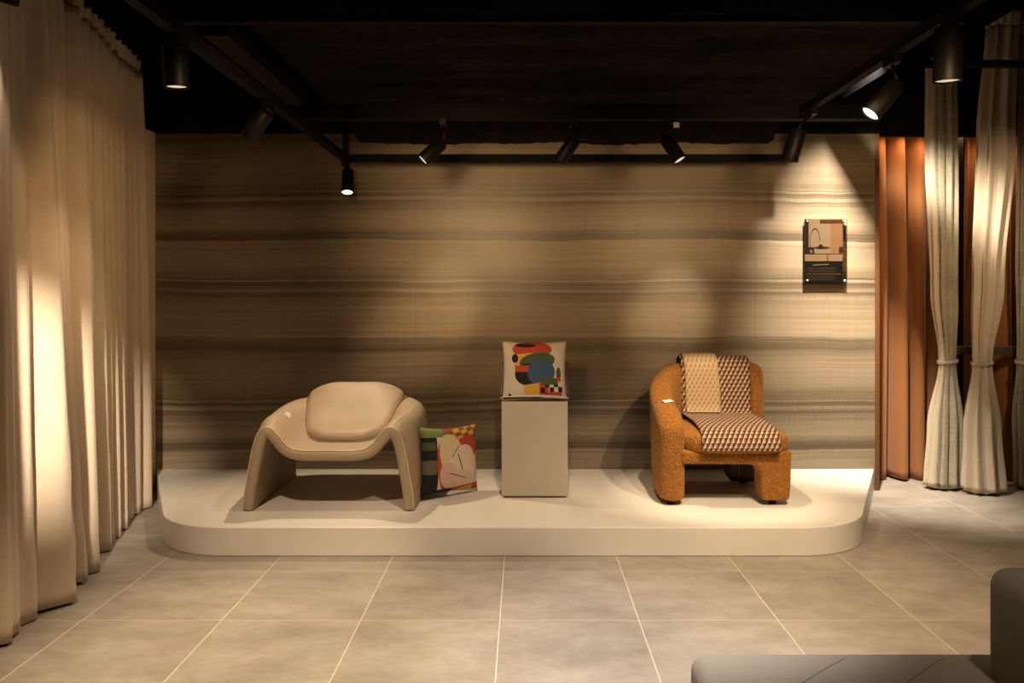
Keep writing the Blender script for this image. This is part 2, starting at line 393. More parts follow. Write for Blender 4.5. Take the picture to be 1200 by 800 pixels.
# ------------------------------------------------------------------ beige armchair
CX, CY0, CD = -1.128, 4.485, .80
SEC = [
 (0.0, [(.0,.312),(.08,.311),(.15,.312),(.225,.326),(.275,.362),(.315,.412),(.352,.446),(.385,.425),(.413,.335),(.438,.20),(.455,.10),(.465,.0)]),
 (.18, [(.0,.308),(.08,.307),(.15,.310),(.225,.332),(.285,.385),(.335,.455),(.378,.492),(.418,.455),(.445,.345),(.458,.20),(.466,.10),(.470,.0)]),
 (.40, [(.0,.300),(.08,.301),(.15,.308),(.225,.340),(.295,.415),(.350,.490),(.398,.520),(.440,.480),(.462,.365),(.470,.21),(.473,.10),(.475,.0)]),
 (.60, [(.0,.315),(.08,.318),(.15,.332),(.225,.380),(.295,.455),(.350,.520),(.402,.545),(.447,.505),(.468,.385),(.475,.22),(.476,.10),(.475,.0)]),
 (.78, [(.0,.405),(.08,.407),(.15,.420),(.225,.460),(.290,.510),(.345,.545),(.400,.552),(.445,.515),(.466,.390),(.472,.22),(.472,.10),(.470,.0)]),
 (.90, [(.0,.505),(.08,.506),(.15,.512),(.225,.530),(.290,.550),(.340,.560),(.390,.555),(.432,.515),(.455,.390),(.464,.22),(.465,.10),(.463,.0)]),
 (1.0, [(.0,.572),(.08,.573),(.15,.574),(.220,.572),(.280,.570),(.330,.564),(.375,.548),(.415,.500),(.440,.380),(.452,.22),(.455,.10),(.455,.0)]),
]
def arm_drop(v, x, z):
    k = min(1, v/.6); k = k*k*(3-2*k); w_ = min(1, max(0, (x-.12)/.2)); w_ = w_*w_*(3-2*w_)
    return z-.048*k*w_*min(1, max(0, (z-.1)/.3))
SEC = [(v, [(x, arm_drop(v, x, z)) for x, z in row]) for v, row in SEC]
def shell(u, v):       # u -1..1 across, v 0..1 front to back; mid surface
    n = len(SEC)-1; i = 0
    while i < n-1 and v > SEC[i+1][0]: i += 1
    f = (v-SEC[i][0])/(SEC[i+1][0]-SEC[i][0])
    pts = [crom(SEC[k][1], abs(u)) for k in (max(i-1, 0), i, i+1, min(i+2, n))]
    q = [.5*(2*b+(-a+c)*f+(2*a-5*b+4*c-d)*f*f+(-a+3*b-3*c+d)*f**3) for a, b, c, d in zip(*pts)]
    fr = -.035*(1-abs(u))*0
    front_push = .0
    return Vector((CX+math.copysign(q[0], u), CY0+.03+CD*v, P+.006+max(q[1], 0)))
def shell_n(u, v, e=.004):
    a = shell(min(u+e, 1), v)-shell(max(u-e, -1), v); b = shell(u, min(v+e, 1))-shell(u, max(v-e, 0))
    return a.cross(b).normalized()       # points up / outwards
ch = thing('lounge_armchair', (CX, 4.9, P), 'beige leather armchair with an arched one-piece shell, left on the platform', 'armchair')
def shell_mesh():
    bm = bmesh.new(); NU, NV = 132, 34; th = .031; rings = []
    for i in range(NU+1):
        u = -1+2*i/NU; ring = []
        for j in range(NV+1):
            v = j/NV; ring.append(shell(u, v)+shell_n(u, v)*th)
        b = shell(u, 1); nb = shell_n(u, 1)
        for k in range(1, 8):
            a = PI*k/8; ring.append(b+nb*th*math.cos(a)+Vector((0, 1, 0))*th*.8*math.sin(a))
        for j in range(NV, -1, -1):
            v = j/NV; ring.append(shell(u, v)-shell_n(u, v)*th)
        b = shell(u, 0); nb = shell_n(u, 0)
        for k in range(1, 8):
            a = PI*k/8; ring.append(b-nb*th*math.cos(a)-Vector((0, 1, 0))*th*.75*math.sin(a))
        for p in ring: p.z = max(p.z, P+.004)
        rings.append(ring)
    loft(bm, rings); return bm
shell_o = obj('chair_shell', shell_mesh(), 'leather', ch)
bm = bmesh.new()
tube(bm, [shell(-1+2*i/200, 0)+shell_n(-1+2*i/200, 0)*.029+Vector((0, -.012, .001)) for i in range(201)], .0035, 6)
obj('piping', bm, 'pipe_beige', ch)
bm = bmesh.new()
tube(bm, [shell(.56, .04+.9*i/60)+shell_n(.56, .04+.9*i/60)*.031 for i in range(61)], .003, 6)
obj('arm_piping', bm, 'pipe_beige', ch)
# back cushion folded over the backrest
def cush(a, b):
    hw = crom([.195,.235,.268,.292,.308,.318,.320,.305], b)
    v = .40+.60*min(b/.82, 1)
    u = 0.0; lo, hi = 0.0, .8        # u where the shell is hw*|a| wide
    for _ in range(18):
        u = (lo+hi)/2
        if shell(u, v).x-CX < hw*abs(a): lo = u
        else: hi = u
    c = sum((shell(0.0, min(1, max(0, v+d))) for d in (-.12, -.06, 0, .06, .12)), Vector())/5
    q = sum((shell(u, min(1, max(0, v+d))) for d in (-.12, -.06, 0, .06, .12)), Vector())/5; z = c.z+(q.z-c.z)*.62+.012
    y = c.y; r = max(0, b-.82)/.18
    if r: y += .085*math.sin(r*1.25); z += .02*math.sin(r*PI)-.045*r*r
    z -= .035*abs(a)**4*(b**2)
    n = Vector((0, -.45-.25*b, .85-.3*b)).normalized()*.040
    return Vector((CX+a*hw, y, z))+n
def cush_mesh():
    bm = bmesh.new(); N = 36
    def nrm(a, b, e=.01):
        return ((cush(min(a+e,1), b)-cush(max(a-e,-1), b)).cross(cush(a, min(b+e,1))-cush(a, max(b-e,0)))).normalized()
    rings = []
    for j in range(N+1):
        b = j/N; pr = max(0, 1-abs(2*b-1)**7)**.5; ring = []
        def pt(a, s):
            k = max(0, 1-abs(a)**5)**.5
            edge = 1-.05*(abs(2*b-1)**6)
            # rounded bottom corners
            sq = 1 - .34*max(0, 1-b*5.5)**2.2 - .10*max(0, (b-.9)*10)**2
            return cush(a*sq*edge, b)+nrm(a, b)*s*(.010+.048*k*pr)
        for i in range(N+1): ring.append(pt(-1+2*i/N, 1))
        for i in range(N, -1, -1): ring.append(pt(-1+2*i/N, -.6))
        rings.append(ring)
    loft(bm, rings); return bm
bc = subsurf(obj('back_cushion', cush_mesh(), 'leather', ch))
bm = bmesh.new()
pp = []
for i in range(121):
    t = i/120
    if t < .36: b = 1-t/.36*.93; a = -1
    elif t < .64: b = .03; a = -1+2*(t-.36)/.28
    else: b = .07+(t-.64)/.36*.93; a = 1
    sq = 1-.34*max(0, 1-b*5.5)**2.2-.10*max(0, (b-.9)*10)**2
    pp.append(cush(a*sq, b))
def on_shell(x, y):
    v = min(max((y-CY0-.03)/CD, 0), 1); lo, hi = 0.0, .8
    for _ in range(18):
        u = (lo+hi)/2
        if shell(u, v).x-CX < abs(x-CX): lo = u
        else: hi = u
    u = math.copysign(u, x-CX); return shell(u, v)+shell_n(u, v)*.034
cen = cush(0, .4); qq = []
for i, p in enumerate(pp):
    tg_ = (pp[min(i+1, len(pp)-1)]-pp[max(i-1, 0)]); tg_.z = 0; out = Vector((tg_.y, -tg_.x, 0)).normalized()
    if out.dot(Vector((p.x-cen.x, p.y-cen.y, 0))) < 0: out = -out
    q = p+out*.007; qq.append(on_shell(q.x, q.y-.012))
tube(bm, qq, .0052, 8); obj('cushion_edge_shade', bm, plain('edge_shade_brown', (.20, .14, .09), .6), bc)  # dark cord that draws the contact shadow along the cushion edge

def card(name, loc, nrm, rz, label):
    o = obj(name, boxm(-.034, .034, -.019, .019, 0, .003), 'card', smooth=False)
    n = Vector(nrm).normalized(); q = n.to_track_quat('Z', 'Y'); o.rotation_mode = 'QUATERNION'
    o.rotation_quaternion = q @ Matrix.Rotation(rz, 3, 'Z').to_quaternion(); o.location = Vector(loc)
    return tag(o, label, 'price card')
def surface(o, x, y):
    bpy.context.view_layer.update(); dg = bpy.context.evaluated_depsgraph_get()
    ok, loc, nrm, _ = o.evaluated_get(dg).ray_cast(Vector((x, y, 3)), Vector((0, 0, -1)))
    return loc, (nrm if nrm.z > 0 else -nrm)
hit, n_ = surface(shell_o, CX-.345, 4.86)
card('price_card', hit+n_*.001, n_, .2, 'small cream card lying on the left arm of the beige leather armchair')

# ------------------------------------------------------------------ rust boucle armchair
oc = thing('boucle_armchair', (1.2, 4.95, P), 'rust orange boucle armchair with one tall arm, right on the platform', 'armchair')
XA, XB, YF, YB = .812, 1.635, 4.60, 5.33
def wrap():
    th = .072
    path = [(XA+th, YF+.0, 0), (XA+th, YF+.12, 0), (XA+th, 4.92, 0)]
    # plan path as polyline with round corner
    pts = [Vector((XA+th, YF+t)) for t in [0, .005, .015, .03, .05, .08, .12, .17, .22, .27, .32, .38]]
    c = Vector((XA+th+.27, 5.0)); r = .27; cc = Vector((c.x, YB-th-r))
    pts = [p for p in pts if p.y < cc.y-.01]
    for k in range(15):
        a = PI-(PI/2)*k/14; pts.append(cc+Vector((math.cos(a), math.sin(a)))*r)
    for t in [.04,.1,.16,.22,.28,.34,.38,.41,.43,.445,.455,.46]:
        x = cc.x+t
        if x < XB: pts.append(Vector((x, YB-th)))
    x = XB
    n = len(pts); rings = []; L = [0]
    for a, b in zip(pts, pts[1:]): L.append(L[-1]+(b-a).length)
    T = L[-1]
    for i, p in enumerate(pts):
        d = (pts[min(i+1, n-1)]-pts[max(i-1, 0)]).normalized(); nn = Vector((d.y, -d.x))   # inner side (right/front)
        s = L[i]
        e0 = min(1, s/.06); e1 = min(1, (T-s)/.07)
        k0 = (1-(1-e0)**2.2)**.5 if e0 < 1 else 1; k1 = (1-(1-e1)**2.2)**.5 if e1 < 1 else 1
        k0 = max(k0, .35); k1 = max(k1, .30)
        tk = th*min(k0, k1)*(1+.10*math.exp(-((s-.15)/.12)**2))
        htop = crom([.475,.545,.575,.60,.645,.705,.755,.785,.797,.80,.80,.80,.798,.79], s/T)
        if s < .06: htop -= .05*(1-k0)
        if T-s < .09: htop -= .07*(1-(1-((.09-(T-s))/.09)**2)**.5)
        bot = .03 if s < .34 else .03+min(1, (s-.34)/.12)*.19
        lean = .0 if s < .3 else min(1, (s-.3)/.35)
        ring = []
        K = 14; rr = tk
        def P3(off, h):
            # backrest leans back a little towards its top
            l = lean*.03*(h-.4)/.4
            q = p+nn*(off-l); return Vector((q.x, q.y, P+h))
        for h in [bot, bot+.006, bot+.1, bot+(htop-rr-bot)*.5, htop-rr-.03]:
            ring.append(P3(tk*(.86 if h == bot else 1), h))
        for k in range(K+1):
            a = PI*k/K; ring.append(P3(tk*math.cos(a), htop-rr+rr*1.0*math.sin(a)))
        for h in [htop-rr-.03, bot+(htop-rr-bot)*.5, bot+.1, bot+.006, bot]:
            ring.append(P3(-tk*(.86 if h == bot else 1.0), h))
        rings.append(ring)
    bm = bmesh.new(); loft(bm, rings); return bm
arm_o = subsurf(obj('arm_and_back', wrap(), 'boucle', oc))
# seat
obj('seat_cushion', superbox(1.262, 4.885, P+.366, .332, .318, .068, 4.5, 34, .016), 'boucle', oc)
# seat frame with the front right leg growing out of it
pr = [(.93,.245),(1.20,.245),(1.34,.243),(1.375,.230),(1.395,.205),(1.400,.17),(1.402,.10),(1.410,.03),(1.568,.03),(1.577,.10),(1.580,.2),(1.583,.328),(.93,.328)]
bevel(obj('seat_frame', extrude([(x, P+z) for x, z in pr], 4.60, 4.76, 'y'), 'boucle', oc), .022, 5, 40)
bevel(obj('side_rail', boxm(1.42, 1.575, 4.74, 5.25, P+.22, P+.318), 'boucle', oc), .02, 4)
bevel(obj('back_rail', boxm(.93, 1.56, 5.16, 5.27, P+.215, P+.33), 'boucle', oc), .02, 4)
bevel(obj('seat_base', boxm(.92, 1.45, 4.72, 5.2, P+.255, P+.32), 'dark_brown', oc), .01, 2)
lg = obj('rear_leg', superbox(1.455, 5.18, P+.135, .115, .085, .118, 5, 18), 'dark_brown', oc); lg['label'] = 'dark brown rear leg'
bm = bmesh.new(); tube(bm, [(1.405, 5.093, P+.03+.2*i/10) for i in range(11)], .003, 6); obj('leg_piping', bm, plain('tan_piping', (.25, .12, .05), .6), lg)
for x, y in ((.872, 4.66), (1.49, 4.68), (.88, 5.12), (1.455, 5.18)):
    bm = bmesh.new(); cyl(bm, (x, y, P), (x, y, P+.032), .022, 20); f = obj('foot', bm, 'lamp_black', oc); f['label'] = 'small black foot'
# throw
thr_m = throw_mat('triangle_pattern_weave', (.46, .36, .24), (.30, .10, .025), (.035, .02, .014))
thr_l = throw_mat('cream_triangle_weave', (.44, .33, .19), (.34, .15, .04), (.4, .2, .06), True)
prof = [(5.345,.50),(5.350,.62),(5.345,.74),(5.325,.80),(5.278,.822),(5.225,.806),(5.198,.765),(5.188,.69),(5.178,.60),(5.165,.51),(5.14,.462),(5.08,.455),(4.95,.458),(4.82,.456),(4.70,.448),(4.62,.430),(4.577,.395),(4.563,.36),(4.558,.335)]
def strip(x0, x1, prof, off, thick, wob=0, skew=0, seed=0, NX=24, NS=110):
    bm = bmesh.new(); uvl = bm.loops.layers.uv.new('uv'); pts = [Vector(crom(prof, i/NS)) for i in range(NS+1)]
    L = [0]
    for a, b in zip(pts, pts[1:]): L.append(L[-1]+(b-a).length)
    def nr(i):
        d = (pts[min(i+1, NS)]-pts[max(i-1, 0)]).normalized(); return Vector((-d.y, d.x))*-1
    G = []
    for s in (1, 0):
        g = []
        for i in range(NS+1):
            n = nr(i); row = []
            for j in range(NX+1):
                t = j/NX; w_ = wob*mn.noise(Vector((t*3+seed, L[i]*5, seed)))
                q = pts[i]+n*(off+s*thick+abs(w_)); x = x0+(x1-x0)*t+skew*L[i]/L[-1]+.006*mn.noise(Vector((seed+5, L[i]*6, t*.5)))
                row.append(bm.verts.new((x, q.x, P+q.y)))
            g.append(row)
        G.append(g)
    def face(vs, uv):
        f = bm.faces.new(vs)
        for l, c in zip(f.loops, uv): l[uvl].uv = c
    for g in G:
        for i in range(NS):
            for j in range(NX):
                u0, u1 = (x1-x0)*j/NX, (x1-x0)*(j+1)/NX
                face((g[i][j], g[i][j+1], g[i+1][j+1], g[i+1][j]), ((u0, -L[i]), (u1, -L[i]), (u1, -L[i+1]), (u0, -L[i+1])))
    A, B = G
    for i in range(NS):
        for j in (0, NX): face((A[i][j], A[i+1][j], B[i+1][j], B[i][j]), ((0, -L[i]), (0, -L[i+1]), (.003, -L[i+1]), (.003, -L[i])))
    for j in range(NX):
        for i in (0, NS): face((A[i][j], A[i][j+1], B[i][j+1], B[i][j]), ((0, 0), (.003, 0), (.003, .003), (0, .003)))
    return bm
th_ = thing('throw_blanket', (1.28, 4.95, P+.46), 'brown, rust and cream triangle-pattern throw draped over the orange armchair back and seat', 'blanket')
obj('blanket_body', strip(1.045, 1.500, prof, .007, .007, .004, .0), thr_m, th_)
fl = obj('folded_flap', strip(1.062, 1.285, prof[3:11], .019, .012, .004, .01, 3, 14, 60), thr_l, th_); fl['label'] = 'cream side of the throw folded over'
hit, n_ = surface(arm_o, XA+.080, 4.84)
card('price_card', hit+n_*.002, n_, .25, 'small white card on the tall arm of the orange boucle armchair')

# ------------------------------------------------------------------ pedestal
pd = thing('pedestal', (.066, 4.99, P), 'plain grey-white square pedestal standing between the two armchairs', 'pedestal')
bevel(obj('pedestal_body', boxm(-.137, .269, 4.785, 5.19, P+.014, P+.592), 'pedestal', pd, False), .002, 2)
obj('plinth', boxm(-.12, .252, 4.80, 5.17, P, P+.014), 'recess', pd, False)

# ------------------------------------------------------------------ cushions
def pillow(size_x, size_y, T, N=34, bend=None, pinch=.07):
    bm = bmesh.new(); uvl = bm.loops.layers.uv.new('uv'); G = []
    def co(a, b, s):
        x = a*size_x/2*(1-pinch*(1-b*b)*abs(a)**3); y = b*size_y/2*(1-pinch*(1-a*a)*abs(b)**3)
        k = (max(0, 1-abs(a)**2.6)*max(0, 1-abs(b)**2.6))**.45
        wr = .004*mn.noise(Vector((a*3, b*3, s)))*k
        v = Vector((x, y, s*(T/2*k)+wr)); return bend(v, a, b) if bend else v
    for s in (1, -1):
        G.append([[bm.verts.new(co(-1+2*i/N, -1+2*j/N, s)) for j in range(N+1)] for i in range(N+1)])
    for q, g in enumerate(G):
        for i in range(N):
            for j in range(N):
                f = bm.faces.new((g[i][j], g[i+1][j], g[i+1][j+1], g[i][j+1])); f.material_index = q
                for l, c in zip(f.loops, ((i, j), (i+1, j), (i+1, j+1), (i, j+1))): l[uvl].uv = (c[0]/N, c[1]/N)
    bmesh.ops.remove_doubles(bm, verts=bm.verts, dist=1e-5)
    return bm
RED = (.42, .05, .02); GRN = (.06, .075, .025); BLU = (.03, .075, .13); YEL = (.58, .32, .05); BLK = (.005, .004, .0035); CRM = (.58, .48, .36)
art1 = art('abstract_shapes_print', CRM, [
  ('e', .46, .86, .30, .15, 0, RED), ('e', .36, .93, .16, .035, 0, BLK), ('b', .33, .70, .15, .085, .1, YEL), ('e', .20, .71, .05, .07, 0, BLK),
  ('e', .54, .66, .27, .14, .15, GRN), ('e', .40, .46, .20, .17, 0, BLK), ('b', .36, .55, .16, .05, 0, RED), ('e', .60, .49, .21, .20, .4, BLU),
  ('b', .50, .22, .16, .10, .15, YEL), ('b', .64, .24, .07, .10, 0, RED), ('c', .76, .22, .17, .13, .05, BLK), ('b', .80, .14, .12, .05, 0, RED),
  ('b', .72, .35, .12, .05, .05, GRN), ('b', .42, .07, .20, .04, 0, RED), ('b', .22, .05, .18, .025, .06, BLK), ('b', .52, .07, .05, .04, 0, BLK),
  ('e', .12, .14, .025, .025, 0, BLK), ('e', .87, .47, .04, .10, 0, GRN), ('b', .87, .38, .035, .03, 0, RED)])
art2 = art('abstract_curves_print', CRM, [
  ('b', .10, .5, .12, .6, 0, BLK), ('b', .15, .93, .22, .08, 0, (.16, .20, .05)), ('b', .10, .42, .10, .10, 0, (.12, .09, .06)), ('b', .10, .72, .10, .06, 0, GRN),
  ('b', .70, .90, .34, .16, 0, (.22, .07, .03)), ('c', .72, .92, .30, .10, .3, YEL), ('e', .74, .66, .27, .18, .2, RED), ('e', .34, .40, .13, .38, .1, RED),
  ('e', .46, .56, .20, .34, .2, (.62, .47, .26)), ('e', .66, .42, .24, .30, -.2, (.66, .52, .38)), ('e', .62, .20, .22, .16, 0, (.60, .44, .34)),
  ('e', .40, .28, .15, .20, .2, (.60, .38, .28)), ('b', .52, .62, .10, .006, .9, BLK), ('b', .60, .47, .008, .12, .3, BLK), ('b', .56, .27, .15, .006, -.3, BLK), ('b', .60, .05, .5, .05, .12, RED), ('b', .70, .04, .14, .04, .2, YEL), ('b', .25, .04, .22, .04, 0, BLK)])
back_cream = fabric('cream_cushion_back', (.55, .46, .35), 300)
back_dark = fabric('black_cushion_back', (.02, .016, .013), 300)
def bend1(v, a, b):
    k = max(0, -b-.78)/.22           # the lowest strip folds forward on the pedestal top
    v.z += .055*k*k*1.2; v.y += .045*k*k; v.x *= 1+.05*k; return v
o = obj('art_cushion', pillow(.410, .400, .12, bend=bend1), [art1, back_cream])
o.rotation_euler = (math.radians(80), 0, .0); o.location = (.066, 4.865, P+.592+.171)
tag(o, 'white cushion printed with red, blue and yellow shapes, propped on the pedestal', 'cushion')
o = obj('cushion', pillow(.455, .30, .13), [M['brown_cushion'], M['brown_cushion']])
o.rotation_euler = (math.radians(38), 0, 0); o.location = (.072, 5.095, P+.592+.112)
tag(o, 'plain brown cushion lying behind the printed white cushion on the pedestal', 'cushion')
o = obj('printed_cushion', pillow(.43, .42, .13, pinch=.09), [art2, back_dark])
o.rotation_euler = (math.radians(83), math.radians(3), math.radians(40)); o.location = (-.468, 4.86, P+.221)
tag(o, 'dark cushion with cream and red curved print, leaning beside the beige armchair', 'cushion')

# ------------------------------------------------------------------ acrylic notice on the wall
def plaque():
    a = at(943, 256, 5.55); b = at(993, 331.5, 5.55)
    t = thing('acrylic_notice', ((a.x+b.x)/2, YW, (a.z+b.z)/2), 'clear acrylic panel with a sepia room picture, fixed on the right of the banded wall', 'wall sign')
    bm = boxm(a.x, b.x, 5.550, 5.555, b.z, a.z)
    g = NT('smoky_clear_acrylic'); g.base((.86, .74, .6)); g.rough(.06); g.b.inputs['Transmission Weight'].default_value = 1; g.b.inputs['IOR'].default_value = 1.3
    nz = g.noise(g.coord(), 3, 2); g.rough(g.ramp(nz, [(0, .0), (1, .02)]))
    obj('acrylic_sheet', bm, g.m, t, False)
    # print, on the sheet's rear side
    m = art('sepia_room_print', (0.083, 0.046, 0.023), [
      ('b', .05, .72, .05, .30, 0, (0.007, 0.004, 0.003)), ('b', .45, .72, .33, .27, 0, (0.092, 0.062, 0.035)), ('b', .82, .72, .14, .27, 0, (0.092, 0.044, 0.019)), ('b', .70, .95, .30, .03, 0, (0.023, 0.012, 0.004)),
      ('r', .27, .64, .13, .20, 0, (0.009, 0.004, 0.002)), ('b', .14, .56, .006, .10, 0, (0.009, 0.004, 0.002)),
      ('b', .5, .40, .5, .07, 0, (0.097, 0.058, 0.030)), ('b', .5, .45, .5, .008, 0, (0.028, 0.014, 0.007)), ('e', .45, .545, .22, .022, 0, (0.014, 0.007, 0.004)), ('e', .42, .56, .06, .04, 0, (0.009, 0.004, 0.003)),
      ('b', .12, .50, .13, .055, 0, (0.007, 0.004, 0.003)), ('e', .17, .49, .04, .03, 0, (0.051, 0.035, 0.025)), ('b', .60, .39, .012, .05, 0, (0.019, 0.009, 0.004)), ('b', .95, .51, .05, .05, 0, (0.014, 0.007, 0.004)),
      ('b', .5, .165, .5, .175, 0, (0.004, 0.003, 0.002)), ('b', .42, .285, .22, .005, .03, (0.104, 0.065, 0.032)), ('b', .5, .14, .46, .003, 0, (0.069, 0.039, 0.021)), ('b', .45, .23, .36, .003, 0, (0.032, 0.019, 0.012)),
      ('b', .42, .20, .36, .003, 0, (0.028, 0.016, 0.009)), ('b', .45, .175, .36, .003, 0, (0.028, 0.016, 0.009)), ('b', .42, .10, .36, .003, 0, (0.028, 0.016, 0.009)), ('b', .44, .075, .36, .003, 0, (0.028, 0.016, 0.009)), ('b', .40, .05, .33, .003, 0, (0.028, 0.016, 0.009))], rough=.3)
    dull(m, .2)
    bm = bmesh.new(); uvl = bm.loops.layers.uv.new('uv'); dx = .028
    x1 = b.x-.034
    box(bm, a.x+.0, x1, 5.5480, 5.5492, b.z+.004, a.z-.004)
    for f in bm.faces:
        for l in f.loops:
            c = l.vert.co; l[uvl].uv = ((c.x-a.x)/(x1-a.x), (c.z-b.z)/(a.z-b.z))
    obj('print', bm, m, t, False)
    for x in (a.x+.018, b.x-.018):
        for z in (a.z-.018, b.z+.018):
            bm = bmesh.new(); cyl(bm, (x, 5.54, z), (x, YW-.001, z), .008, 16); obj('standoff_stud', bm, 'steel', t)
plaque()

# ------------------------------------------------------------------ curtains
def sheet(name, path, z0, z1, folds, amp, mat, parent=None, head=None, nz=46, seed=0, bot=1.35, hemz=.006, amp_top=.55, lean=0):
    """hanging pleated cloth along a plan path"""
    A, B = Vector(path[0]), Vector(path[1]); d = (B-A); Ln = d.length; d.normalize(); n = Vector((-d.y, d.x))
    NS = int(folds*16); rings = []
    bm = bmesh.new()
    for k in range(nz+1):
        h = k/nz; z = z0+(z1-z0)*h; row = []
        for i in range(NS+1):
            s = i/NS
            ph = 2*PI*folds*s + 1.3*mn.noise(Vector((s*folds*.45, h*.9+seed, seed))) + .9*mn.noise(Vector((s*3, h*1.6, seed+4)))
            am = amp*(amp_top+(bot-amp_top)*(1-h)**.8)*(1+.65*mn.noise(Vector((s*folds*.7, h*.7, seed+9))))
            c = math.sin(ph); c = math.copysign(abs(c)**.9, c)
            off = am*c + .35*am*math.sin(2.1*ph+1)
            q = A+d*(Ln*s+.35*am*math.cos(ph))+n*off
            zz = z + (hemz*math.sin(ph*.5+seed) if k == 0 else 0)
            row.append((q.x, q.y, zz))
        rings.append(row)
    loft(bm, rings, closed=False)
    o = obj(name, bm, mat, parent)
    m = o.modifiers.new('thick', 'SOLIDIFY'); m.thickness = .004
    return o
def heading(path, z, folds, parent, mat, seed=0):
    A, B = Vector(path[0]), Vector(path[1]); d = B-A; Ln = d.length; d.normalize(); n = Vector((-d.y, d.x)); NS = int(folds*12); rows = []
    bm = bmesh.new()
    for k in range(7):
        h = k/6; row = []
        for i in range(NS+1):
            s = i/NS; ph = 2*PI*folds*s; a = .028+.020*h
            q = A+d*(Ln*s+.018*math.sin(2*ph)*h)+n*(a*math.copysign(abs(math.sin(ph))**.5, math.sin(ph)))
            row.append((q.x, q.y, z+.095*h+.012*mn.noise(Vector((s*folds, seed, h)))))
        rows.append(row)
    loft(bm, rows, closed=False); o = obj('pleated_heading', bm, mat, parent)
    m = o.modifiers.new('thick', 'SOLIDIFY'); m.thickness = .004
def line_x(y): return -2.25-(y-3.6)*.205
for i, (y0, y1, f, sd, lab) in enumerate(((2.25, 3.96, 11, 2, 'long beige linen curtain nearest the left edge, brightly lit folds'), (4.0, 5.13, 8, 7, 'darker far beige curtain between the near curtain and the cream wall strip'))):
    t = thing('floor_curtain', (line_x((y0+y1)/2), (y0+y1)/2, 0), lab, 'curtain', 'beige curtains along the left side')
    pth = ((line_x(y0), y0), (line_x(y1), y1))
    sheet('curtain_cloth', pth, .012, 2.86, f, .095 if i == 0 else .070, 'curtain', t, seed=sd)
    heading(pth, 2.855, f*1.35, t, 'curtain', sd)
# rust curtains in the lit alcove
for x0, x1, f, sd, lab in ((2.58, 3.32, 4.5, 3, 'rust orange curtain hanging beside the right end of the banded wall'), (3.38, 3.98, 3.5, 12, 'rust orange curtain at the right edge behind the tied beige drape'),
                           (4.0, 5.2, 8, 21, 'rust orange curtain further right in the alcove')):
    o = sheet('rust_curtain', ((x0, 6.02), (x1, 6.02)), .012, 2.9, f, .100, 'orange_curtain', None, seed=sd, bot=1.15)
    tag(o, lab, 'curtain', 'rust curtains in the alcove')
bm = bmesh.new(); cyl(bm, (2.56, 6.02, 2.915), (5.3, 6.02, 2.915), .014, 12)
tag(obj('curtain_rail', bm, 'rail'), 'curtain rail above the rust curtains in the alcove', 'rail')
def wash(x0, x1):
    t = thing('light_strip', ((x0+x1)/2, 5.8, 2.62), 'warm light strip hidden above the rust curtains', 'light')
    o = obj('strip_profile', boxm(x0, x1, 5.81, 5.84, 2.62, 2.64), glow('warm_strip', (1, .5, .2), 3), t, False)
    l = bpy.data.lights.new('strip_light', 'AREA'); l.shape = 'RECTANGLE'; l.size = x1-x0; l.size_y = .03; l.energy = 7.5; l.color = (1, .62, .33); l.spread = math.radians(140)
    lo = bpy.data.objects.new('strip_light', l); C.objects.link(lo); lo.location = ((x0+x1)/2, 5.825, 2.61); lo.rotation_euler = (math.radians(12), 0, 0)
    lo.parent = t; lo.matrix_parent_inverse = Matrix.Translation(t.location).inverted()
wash(2.58, 5.2)

